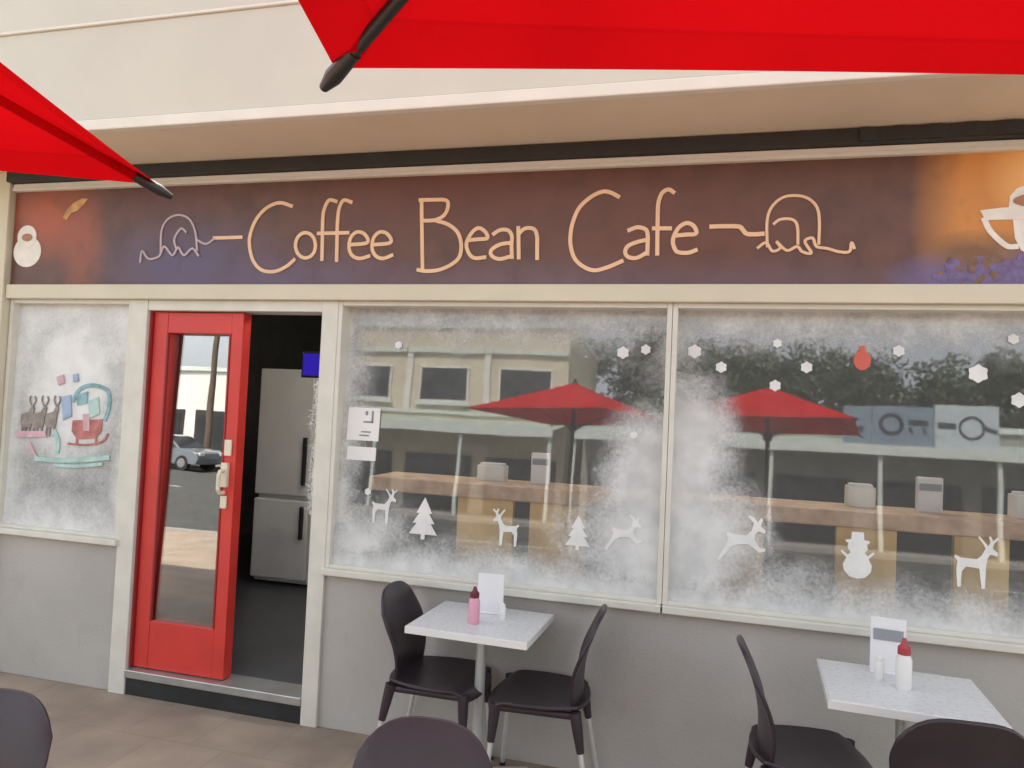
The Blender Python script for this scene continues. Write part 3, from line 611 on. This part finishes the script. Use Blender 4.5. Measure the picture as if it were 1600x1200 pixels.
# ------------------------------------------------------------------ cafe chairs
chair_plastic = mat('chair_plastic', (.036, .025, .031), .36, .15, 10, .05, 200)
chrome = mat('brushed_metal', (.75, .75, .73), .3, .05, 20, metal=.55)
rubber = mat('black_rubber', (.02, .02, .02), .8, .1)
def make_chair(label):
    t = thing('cafe_chair', label, 'chair', group='dark moulded cafe chairs')
    NU, NV = 15, 13
    seat = []
    for i in range(NU):
        row = []
        for j in range(NV):
            a, c = 2*i/(NU-1)-1, 2*j/(NV-1)-1
            a2, c2 = a*math.sqrt(1-.30*c*c), c*math.sqrt(1-.30*a*a)
            x = .015+.225*a2; y = .215*c2*(1+.06*a)
            z = .455-.018*(1-c*c)*(1-a*a)-(.045*max(0, a-.6)**2/.16)+.004*c*c
            row.append((x, y, z))
        seat.append(row)
    MB().shell(seat, .016).build('seat', chair_plastic, t, smooth=60, bevel=.005)
    back = []
    NV2 = 19
    for i in range(NU):
        row = []
        a = 2*i/(NU-1)-1
        for j in range(NV2):
            v = j/(NV2-1)
            ww = .150+.062*v**.8
            topdrop = .10*abs(a)**3.2
            z = .425+(.425-topdrop)*v
            x = -.175-.045*v-.045*v*v+.026*math.sin(v*math.pi)+.050*a*a*(.5+.5*v)
            row.append((x, a*ww*(1-.10*max(0, v-.8)/.2*abs(a)**2), z))
        back.append(row)
    MB().shell(back, .014).build('backrest', chair_plastic, t, smooth=60, bevel=.004)
    ap = MB()
    ap.tube([(.18, -.175, .43), (-.15, -.165, .425)], .017, 10).tube([(.18, .175, .43), (-.15, .165, .425)], .017, 10).tube([(.18, -.175, .43), (.18, .175, .43)], .016, 10).tube([(-.15, -.165, .425), (-.15, .165, .425)], .016, 10)
    ap.build('seat_frame', chair_plastic, t, smooth=40)
    for sx, sy in ((1, 1), (1, -1), (-1, 1), (-1, -1)):
        top = Vector((.185 if sx > 0 else -.16, sy*.175, .445)); foot = Vector((.215 if sx > 0 else -.245, sy*.215, .0))
        mid = top.lerp(foot, .36)
        lg = MB().tube([top, top.lerp(foot, .2), mid], [.026, .022, .0165], 12).build('leg', chair_plastic, t, smooth=40)
        MB().tube([top.lerp(foot, .34), foot+(top-foot)*.02], .0115, 12).build('metal_tube', chrome, lg, smooth=40)
        MB().tube([foot+(top-foot)*.035, foot], .0145, 12).build('foot_cap', rubber, lg, smooth=40)
    return t
c0 = make_chair('dark chair at the left-hand table, standing nearer the cafe door')
spots = [(-1.185, -.24, R(0), None),
         (-.67, -.26, R(184), 'dark chair at the left-hand table, its back turned to the right-hand table'),
         (.41, -.48, R(2), 'dark chair on the near-door side of the right-hand table, seen side on'),
         (.775, -.80, R(93), 'dark chair tucked in at the front of the right-hand table, back to the viewer'),
         (-.69, -1.87, R(-86), 'dark chair in the foreground in front of the left-hand table, only its back in view'),
         (-1.87, -2.12, R(-80), 'dark chair cut off at the lower left corner of the photo')]
for i, (x, y, a, lb) in enumerate(spots):
    o = c0 if i == 0 else copy_tree(c0)
    if lb: o['label'] = lb
    o.location = (x, y, 0); o.rotation_euler.z = a

# ------------------------------------------------------------------ tables and what stands on them
m, N, L, b = nodes_of('speckled_laminate'); b.inputs['Roughness'].default_value = .3
tc = N.new('ShaderNodeTexCoord'); nz = N.new('ShaderNodeTexNoise'); nz.inputs['Scale'].default_value = 55; nz.inputs['Detail'].default_value = 3
L.new(tc.outputs['Object'], nz.inputs['Vector']); cr = N.new('ShaderNodeValToRGB'); e = cr.color_ramp.elements
e[0].position = .36; e[0].color = (.60, .61, .61, 1); e[1].position = .5; e[1].color = (.70, .71, .70, 1); L.new(nz.outputs[0], cr.inputs[0]); L.new(cr.outputs[0], b.inputs['Base Color'])
laminate = m
edge_white = mat('edge_white', (.80, .79, .75), .4, .03)
table_leg = mat('table_leg_paint', (.55, .56, .54), .35, .05, 10, metal=.3)
def make_table(label):
    t = thing('cafe_table', label, 'table', group='square white cafe tables')
    MB().box((-.275, -.235, .722), (.275, .235, .744)).build('tabletop', [laminate], t, bevel=.004)
    MB().box((-.279, -.239, .712), (.279, -.2352, .742)).box((-.279, .2352, .712), (.279, .239, .742)).box((-.279, -.2352, .712), (-.2752, .2352, .742)).box((.2752, -.2352, .712), (.279, .2352, .742)).build('edge_band', edge_white, t, bevel=.001)
    MB().tube([(0, 0, .03), (0, 0, .70)], .024, 16).build('post', table_leg, t, smooth=40)
    MB().box((-.15, -.15, .70), (.15, .15, .7115)).build('mounting_plate', table_leg, t)
    bs = MB()
    for k in range(4):
        d = Vector((math.cos(R(45+90*k)), math.sin(R(45+90*k)), 0)); bs.tube([d*.0+Vector((0, 0, .045)), d*.14+Vector((0, 0, .034)), d*.27+Vector((0, 0, .016))], [.026, .02, .014], 10)
    bs.build('base', table_leg, t, smooth=40)
    return t
t1 = make_table('white speckled square table nearer the cafe door with a pink sauce bottle')
t2 = copy_tree(t1); t2['label'] = 'white speckled square table on the right with a red-capped white bottle'
t1.location = (-.965, -.285, 0); t1.rotation_euler.z = R(-2); t2.location = (.735, -.50, 0); t2.rotation_euler.z = R(-3)
TZ = .744
def bottle(name, x, y, h, r, body, capm, label, cat, cap=.25, group=None):
    t = rooted(thing(name, label, cat, (x, y, TZ), 0, group)); hb = h*(1-cap)
    MB().lathe([(r*.9, TZ), (r, TZ+.006), (r, TZ+hb*.86), (r*.75, TZ+hb)], (x, y), 18).build('body', body, t, smooth=40)
    MB().lathe([(r*.80, TZ+hb+.0005), (r*.80, TZ+hb+h*cap*.45), (r*.45, TZ+hb+h*cap*.6), (r*.22, TZ+h)], (x, y), 18).build('cap', capm, t, smooth=40)
    return t
def menu(x, y, wd, h, label, rz=0, band=False, group='menu holders on the outdoor tables'):
    t = thing('menu_holder', label, 'menu', (x, y, TZ), rz, group)
    MB().box((-wd/2, -.022, 0), (wd/2, .022, .012)).build('foot', card, t, bevel=.003)
    q = MB().add([(-wd/2,-.010,.012),(wd/2,-.010,.012),(wd/2,.010,.012),(-wd/2,.010,.012),(-wd/2,-.004,h),(wd/2,-.004,h),(wd/2,.004,h),(-wd/2,.004,h)], [(0,3,2,1),(4,5,6,7),(0,1,5,4),(1,2,6,5),(2,3,7,6),(3,0,4,7)])
    q.build('card', card, t, bevel=.002)
    if band: MB().box((-wd*.42, -.0095, h*.60), (wd*.42, -.0075, h*.80)).build('printed_band', cardgrey, t)
    return t
pink = mat('pink_sauce', (.72, .36, .46), .35, .08); cap_dark = mat('dark_red_cap', (.14, .02, .04), .45, .1); cap_red = mat('red_cap', (.40, .05, .06), .45, .1); white_pl = mat('white_plastic', (.80, .79, .76), .35, .03)
menu(-.965, -.17, .125, .185, 'plain white menu holder on the table nearer the door', R(4))
bottle('sauce_bottle', -.985, -.36, .165, .026, pink, cap_dark, 'pink sauce bottle with a dark red cap in front of the plain menu', 'bottle', .3)
bottle('salt_shaker', -.885, -.235, .075, .016, white_pl, white_pl, 'small white shaker beside the pink sauce bottle', 'shaker', .25, 'white shakers on the outdoor tables')
menu(.715, -.34, .125, .215, 'white menu holder with a grey band on the right-hand table', R(-8), True)
bottle('sauce_bottle', .735, -.50, .185, .028, white_pl, cap_red, 'white squeeze bottle with a dark red cap on the right-hand table', 'bottle', .32)
bottle('salt_shaker', .668, -.43, .095, .017, white_pl, white_pl, 'small white shaker by the banded menu on the right-hand table', 'shaker', .25, 'white shakers on the outdoor tables')

# ------------------------------------------------------------------ red umbrellas
EZ, AZ, HS = 2.05, 2.41, .77
red_fab = fabric_mat('red_canopy', (.60, .0045, .008), .12)
black_metal = mat('black_metal', (.018, .018, .018), .4, .2, 20)
def canopy_z(u, v):                           # u, v in -1..1 over the square
    m_ = max(abs(u), abs(v)); k = min(abs(u), abs(v))/(m_+1e-6)
    sag = -.035*(1-k)*math.sin(min(1, m_)*math.pi)*.6-.028*(1-k*k)*m_*m_*0
    return AZ-(AZ-EZ)*m_+sag
def make_umbrella(label):
    t = thing('cafe_umbrella', label, 'umbrella', group='red square cafe umbrellas')
    n = 25; q = MB(); vs = []; fs = []
    for i in range(n):
        for j in range(n):
            u, v = 2*i/(n-1)-1, 2*j/(n-1)-1
            # edges of the cloth bow in a little between the corners
            m_ = max(abs(u), abs(v)); k = min(abs(u), abs(v))/(m_+1e-6)
            sc_ = 1-.022*(1-k*k)*m_
            vs.append((u*HS*sc_, v*HS*sc_, canopy_z(u, v)))
    for i in range(n-1):
        for j in range(n-1): fs.append((i*n+j, (i+1)*n+j, (i+1)*n+j+1, i*n+j+1))
    q.add(vs, fs); q.build('canopy', red_fab, t, smooth=25, fix=False)
    for sx, sy in ((1, 1), (1, -1), (-1, 1), (-1, -1)):
        a = Vector((0, 0, AZ-.05)); b_ = Vector((sx*HS*1.008, sy*HS*1.008, EZ-.010))
        rb_ = MB().tube([a, a.lerp(b_, .95), b_], [.0072, .0070, .006], 10).build('rib', black_metal, t, smooth=40)
        d = (b_-a).normalized()
        MB().tube([b_-d*.05, b_-d*.008, b_+d*.014], [.0082, .0095, .005], 10).build('tip_cap', black_metal, rb_, smooth=40)
        MB().tube([Vector((sx*.03, sy*.03, 1.95)), a.lerp(b_, .52)], .006, 8).build('strut', black_metal, t, smooth=40)
    for sx, sy in ((1, 0), (0, 1), (-1, 0), (0, -1)):
        MB().tube([(0, 0, AZ-.05), (sx*HS*.97, sy*HS*.97, EZ-.014)], .006, 8).build('rib', black_metal, t, smooth=40)
    MB().tube([(0, 0, .05), (0, 0, AZ+.01)], .019, 16).build('pole', black_metal, t, smooth=40)
    MB().lathe([(.035, 1.91), (.04, 1.93), (.04, 1.97), (.032, 1.99)], n=18).build('runner', black_metal, t, smooth=40)
    MB().lathe([(.012, AZ-.08), (.04, AZ-.07), (.04, AZ-.02), (.015, AZ+.008), (.02, AZ+.025), (.004, AZ+.035)], n=18).build('finial', black_metal, t, smooth=40)
    MB().box((-.3, -.3, 0), (.3, .3, .055)).build('base', concrete, t, bevel=.012)
    return t
u1 = make_umbrella('red square umbrella overhead at the upper right, wide black corner rib')
u2 = copy_tree(u1); u2['label'] = 'red square umbrella reaching in from the left edge near the signboard'
def corner_at(o, tip, ang, sx, sy):            # stand an umbrella so that one corner of its cloth is above a point
    c, s = math.cos(ang), math.sin(ang)
    x, y = sx*HS*1.008, sy*HS*1.008
    o.rotation_euler.z = ang; o.location = (tip[0]-(c*x-s*y), tip[1]-(s*x+c*y), 0)
corner_at(u1, (-.386, -2.893), R(12), -1, 1)
corner_at(u2, (-.872, -2.559), R(22), 1, 1)
for ch in u2.children:                         # this one has its ribs in red cloth sleeves
    if ch.name.startswith('rib'): ch.material_slots[0].link = 'OBJECT'; ch.material_slots[0].material = red_fab

# ------------------------------------------------------------------ across the street
shop_cream = mat('far_cream_wall', (.60, .54, .42), .8, .08, .8, .1, 20)
shop_white = mat('far_white_wall', (.72, .71, .67), .8, .06, .8)
shop_grey = mat('far_grey_wall', (.30, .30, .27), .8, .12, .8)
far_roof = mat('far_metal_roof', (.40, .47, .42), .5, .1, 1)
far_trim = mat('far_trim', (.60, .66, .62), .6, .05)
far_dark = mat('far_dark_front', (.035, .03, .028), .6, .3, 1)
far_blue = mat('far_blue_panel', (.20, .27, .34), .6, .08, 2); far_pale = mat('far_pale_panel', (.50, .58, .62), .6, .05, 2); far_ink = mat('far_ink', (.03, .04, .06), .6, .1)
def shop(name, label, x0, x1, y, h, wallm, verandah=True, floors=1, yb=8):
    t = rooted(thing(name, label, 'building', ((x0+x1)/2, y-yb/2, 0)))
    MB().box((x0, y-yb, 0), (x1, y, h)).build('wall', wallm, t)
    MB().box((x0-.1, y-yb-.1, h), (x1+.1, y+.12, h+.22)).build('parapet', far_trim, t, bevel=.02)
    nb = max(2, int((x1-x0)/3.6)); bw = (x1-x0)/nb
    for i in range(nb):
        a = x0+i*bw
        f = MB().box((a+.35, y+.002, .05), (a+bw-.35, y+.08, 2.55)).build('shop_window', far_dark, t)
        MB().box((a+.5, y+.085, .45), (a+bw-.5, y+.1, 2.3)).build('pane', farpane, f)
        if floors > 1:
            MB().box((a+.05, y+.002, 7.2), (a+bw-.05, y+.14, 7.42)).build('moulding', far_trim, t); MB().box((a+.05, y+.002, 4.35), (a+bw-.05, y+.09, 4.5)).build('moulding', far_trim, t)
            MB().box((a+.02, y+.002, 4.5), (a+.3, y+.10, 7.2)).build('pilaster', shop_white, t)
            f = MB().box((a+.7, y+.002, 4.9), (a+bw-.7, y+.10, 6.6)).build('window', shop_white, t)
            MB().box((a+.8, y+.102, 5.0), (a+bw-.8, y+.115, 6.5)).build('pane', farpane, f)
            MB().box((a+.6, y+.002, 4.74), (a+bw-.6, y+.2, 4.89)).build('sill', far_trim, f)
    if verandah:
        MB().add([(x0,y+.002,4.15),(x1,y+.002,4.15),(x1,y+2.9,3.62),(x0,y+2.9,3.62),(x0,y+.002,4.08),(x1,y+.002,4.08),(x1,y+2.9,3.55),(x0,y+2.9,3.55)], [(0,1,2,3),(7,6,5,4),(0,4,5,1),(1,5,6,2),(2,6,7,3),(3,7,4,0)]).build('verandah_roof', far_roof, t)
        MB().box((x0-.03, y+2.902, 3.35), (x1+.03, y+2.98, 3.72)).build('verandah_fascia', far_trim, t)
        for i in range(nb+1):
            xx = min(max(x0+i*bw, x0+.1), x1-.1); MB().box((xx-.07, y+2.7, 0), (xx+.07, y+2.84, 3.53)).build('verandah_post', far_trim, t, bevel=.01)
    return t
YS = -28.0
s1 = shop('two_storey_shop', 'cream two-storey building with a verandah mirrored in the window nearer the door', -17.5, -6.0, YS, 8.4, shop_cream, True, 2)
s2 = shop('verandah_shop', 'low shop with a pale verandah and blue sign mirrored in the wider window', -5.2, 13.5, YS, 4.6, shop_grey, True, 1)
s3 = shop('white_building', 'plain white flat-roofed building mirrored in the glass of the red door', -28.6, -23.2, YS-1, 4.6, shop_white, False, 1)
s4 = shop('low_shop', 'low cream shop mirrored beyond the far end of the wider window', 14.5, 30, YS, 4.8, shop_cream, True, 1)
sg = rooted(thing('far_shop_sign', 'blue and pale panel sign on the verandah roof across the street', 'sign', (7.2, -25.0, 3.72)))
MB().box((4.8, -25.2, 3.72), (5.7, -25.1, 5.1)).build('panel', far_blue, sg, bevel=.01)
MB().box((5.72, -25.2, 3.72), (7.75, -25.1, 5.1)).build('panel', far_blue, sg, bevel=.01)
MB().box((7.77, -25.2, 3.72), (9.75, -25.1, 5.2)).build('panel', far_pale, sg, bevel=.01)
q = MB(); yk0, yk1 = -25.1, -25.085
def ring(cx_, cz_, rx, rz, w_): q.stroke([(cx_+rx*math.cos(R(a)), cz_+rz*math.sin(R(a))) for a in range(0, 361, 24)], w_, yk0, yk1)
ring(6.35, 4.1, .35, .32, .13); ring(8.9, 4.1, .38, .36, .09)
q.stroke([(6.95, 4.2), (7.5, 4.2)], .18, yk0, yk1); q.stroke([(6.95, 4.0), (7.0, 3.85)], .1, yk0, yk1); q.stroke([(7.4, 4.0), (7.45, 3.85)], .1, yk0, yk1)
q.stroke([(7.9, 4.15), (8.35, 4.15)], .2, yk0, yk1); q.stroke([(9.35, 4.1), (9.65, 4.0)], .14, yk0, yk1); q.stroke([(5.0, 3.9), (5.4, 3.9)], .2, yk0, yk1)
q.v = [(x, y, z+.36) for x, y, z in q.v]; q.build('lettering', far_ink, sg)
# trees behind the shops
leafm = mat('tree_leaf', (.045, .075, .03), .6, .5, 2); barkm = mat('tree_bark', (.12, .09, .065), .9, .3, 8, .3, 30)
def tree(x, y, h, r, seed, label):
    random.seed(seed)
    t = rooted(thing('broadleaf_tree', label, 'tree', (x, y, -.16), 0, 'trees behind the far shops'))
    tb = MB().tube([(x, y, -.16), (x+.1, y, h*.3), (x-.1, y+.1, h*.6), (x, y, h*.85)], [.28, .22, .14, .05], 10)
    cl = []
    for k in range(24):
        a = random.uniform(0, 6.28); rr = r*math.sqrt(random.random())*.85; z = h*random.uniform(.45, .95)
        c_ = Vector((x+rr*math.cos(a), y+rr*math.sin(a), z)); cl.append((c_, r*random.uniform(.28, .48)))
        tb.tube([(x, y, h*.4), c_.lerp(Vector((x, y, h*.5)), .4), c_], [.09, .05, .02], 6)
    tb.build('trunk', barkm, t, smooth=40)
    lf = MB()
    for c_, cr_ in cl:
        for k in range(260):
            d = Vector((random.gauss(0, 1), random.gauss(0, 1), random.gauss(0, 1))).normalized()*cr_*random.random()**.4
            p_ = c_+d; u_ = Vector((random.gauss(0, 1), random.gauss(0, 1), random.gauss(0, 1))).normalized(); v_ = u_.orthogonal().normalized(); s_ = random.uniform(.10, .22)
            lf.add([p_-u_*s_, p_+v_*s_*.5, p_+u_*s_, p_-v_*s_*.5], [(0, 1, 2, 3)])
    lf.build('crown', leafm, t, fix=False)
for i, (x, y, h, r) in enumerate(((-3.6, -38, 10.2, 3.4), (1.8, -39, 9.4, 3.8), (6.8, -40, 9.8, 3.8), (11.8, -39, 9.2, 3.8), (17.4, -40, 9.8, 3.8), (-20.6, -35, 6.0, 2.2))):
    tree(x, y, h, r, 20+i, ['dark tree in the gap between the two-storey building and the low shop', 'dark tree behind the left part of the low shop', 'dark tree right behind the blue sign', 'dark tree behind the right part of the low shop', 'dark tree behind the last low shop', 'small dark tree between the white and the cream building'][i])
# pole in the street
pt = rooted(thing('utility_pole', 'dark timber utility pole across the street mirrored in the door glass', 'pole', (-21.6, -24.8, 0)))
MB().tube([(-21.6, -24.8, 0), (-21.6, -24.8, 8.5)], [.15, .11], 12).build('post', barkm, pt, smooth=40)
MB().box((-22.6, -24.87, 7.6), (-20.6, -24.73, 7.75)).build('crossarm', barkm, pt)
# parked hatchback
car_paint = mat('car_paint', (.13, .15, .17), .25, .05, 3, coat=.8); tyre_m = mat('tyre', (.02, .02, .02), .8, .1); rim_m = mat('rim', (.5, .5, .5), .3, .1, metal=.8); lampm = mat('lamp_red', (.4, .03, .03), .2)
cx0, cy0 = -21.9, -22.9
car = thing('parked_car', 'grey hatchback parked across the street mirrored in the door glass', 'car', (cx0, cy0, -.156))
def loft(prof, halfw, top_in):                 # side profile (x, z) with narrowing towards the roof
    b = MB(); n = len(prof); lay = []
    for s_ in (-1, -.93, .93, 1):
        for x, z in prof:
            k = max(0, (z-.85))*top_in; ww = (halfw-k); zz = z if abs(s_) < 1 else .3+(z-.3)*.97
            lay.append((x, s_*ww, zz))
    fs = [tuple(range(n-1, -1, -1)), tuple(range(3*n, 4*n))]
    for l in range(3):
        for i in range(n): fs.append((l*n+i, l*n+(i+1) % n, (l+1)*n+(i+1) % n, (l+1)*n+i))
    return b.add(lay, fs)
prof = [(-2.0,.28),(2.0,.28),(2.08,.5),(2.02,.72),(1.75,.85),(1.1,.93),(.45,1.38),(.2,1.45),(-1.1,1.47),(-1.5,1.38),(-1.95,.95),(-2.05,.75),(-2.08,.45)]
loft(prof, .86, .32).build('body', car_paint, car, smooth=30, bevel=.02)
for s_ in (-1, 1):
    for nm, pg in (('side_window', [(.95,.96),(.42,1.33),(-.15,1.37),(-.15,.96)]), ('side_window', [(-.22,.96),(-.22,1.37),(-1.05,1.38),(-1.4,1.28),(-1.6,.98)])):
        q = MB(); yy = [s_*(.865-max(0, z-.85)*.32) for x, z in pg]
        q.add([(x, y_-s_*.02, z) for (x, z), y_ in zip(pg, yy)]+[(x, y_+s_*.006, z) for (x, z), y_ in zip(pg, yy)], [tuple(range(len(pg))), tuple(range(2*len(pg)-1, len(pg)-1, -1))]+[(i, (i+1) % len(pg), (i+1) % len(pg)+len(pg), i+len(pg)) for i in range(len(pg))])
        q.build(nm, farpane, car)
    for xx in (1.3, -1.3):
        wh = MB().tube([(xx, s_*.66, .31), (xx, s_*.87, .31)], .31, 24).build('wheel', tyre_m, car, smooth=40)
        MB().tube([(xx, s_*.86, .31), (xx, s_*.885, .31)], .19, 20).build('rim', rim_m, wh, smooth=40)
    MB().box((1.9, s_*.62-.14, .62), (2.075, s_*.62+.14, .76)).build('headlight', mat('headlight_lens', (.7, .7, .7), .1), car, bevel=.02)
    MB().box((-2.075, s_*.66-.12, .74), (-1.96, s_*.66+.12, .98)).build('tail_light', lampm, car, bevel=.02)
q = MB().add([(1.12,-.74,.945),(1.12,.74,.945),(.47,.62,1.40),(.47,-.62,1.40),(1.09,-.74,.93),(1.09,.74,.93),(.44,.62,1.385),(.44,-.62,1.385)], [(0,1,2,3),(7,6,5,4),(0,4,5,1),(1,5,6,2),(2,6,7,3),(3,7,4,0)]); q.build('windscreen', farpane, car)
q = MB().add([(-1.95,-.72,.985),(-1.95,.72,.985),(-1.53,.64,1.385),(-1.53,-.64,1.385),(-1.92,-.72,.97),(-1.92,.72,.97),(-1.5,.64,1.37),(-1.5,-.64,1.37)], [(0,1,2,3),(7,6,5,4),(0,4,5,1),(1,5,6,2),(2,6,7,3),(3,7,4,0)]); q.build('rear_window', farpane, car)
for o in list(sc.objects):
    if '_abs' in o: del o['_abs']
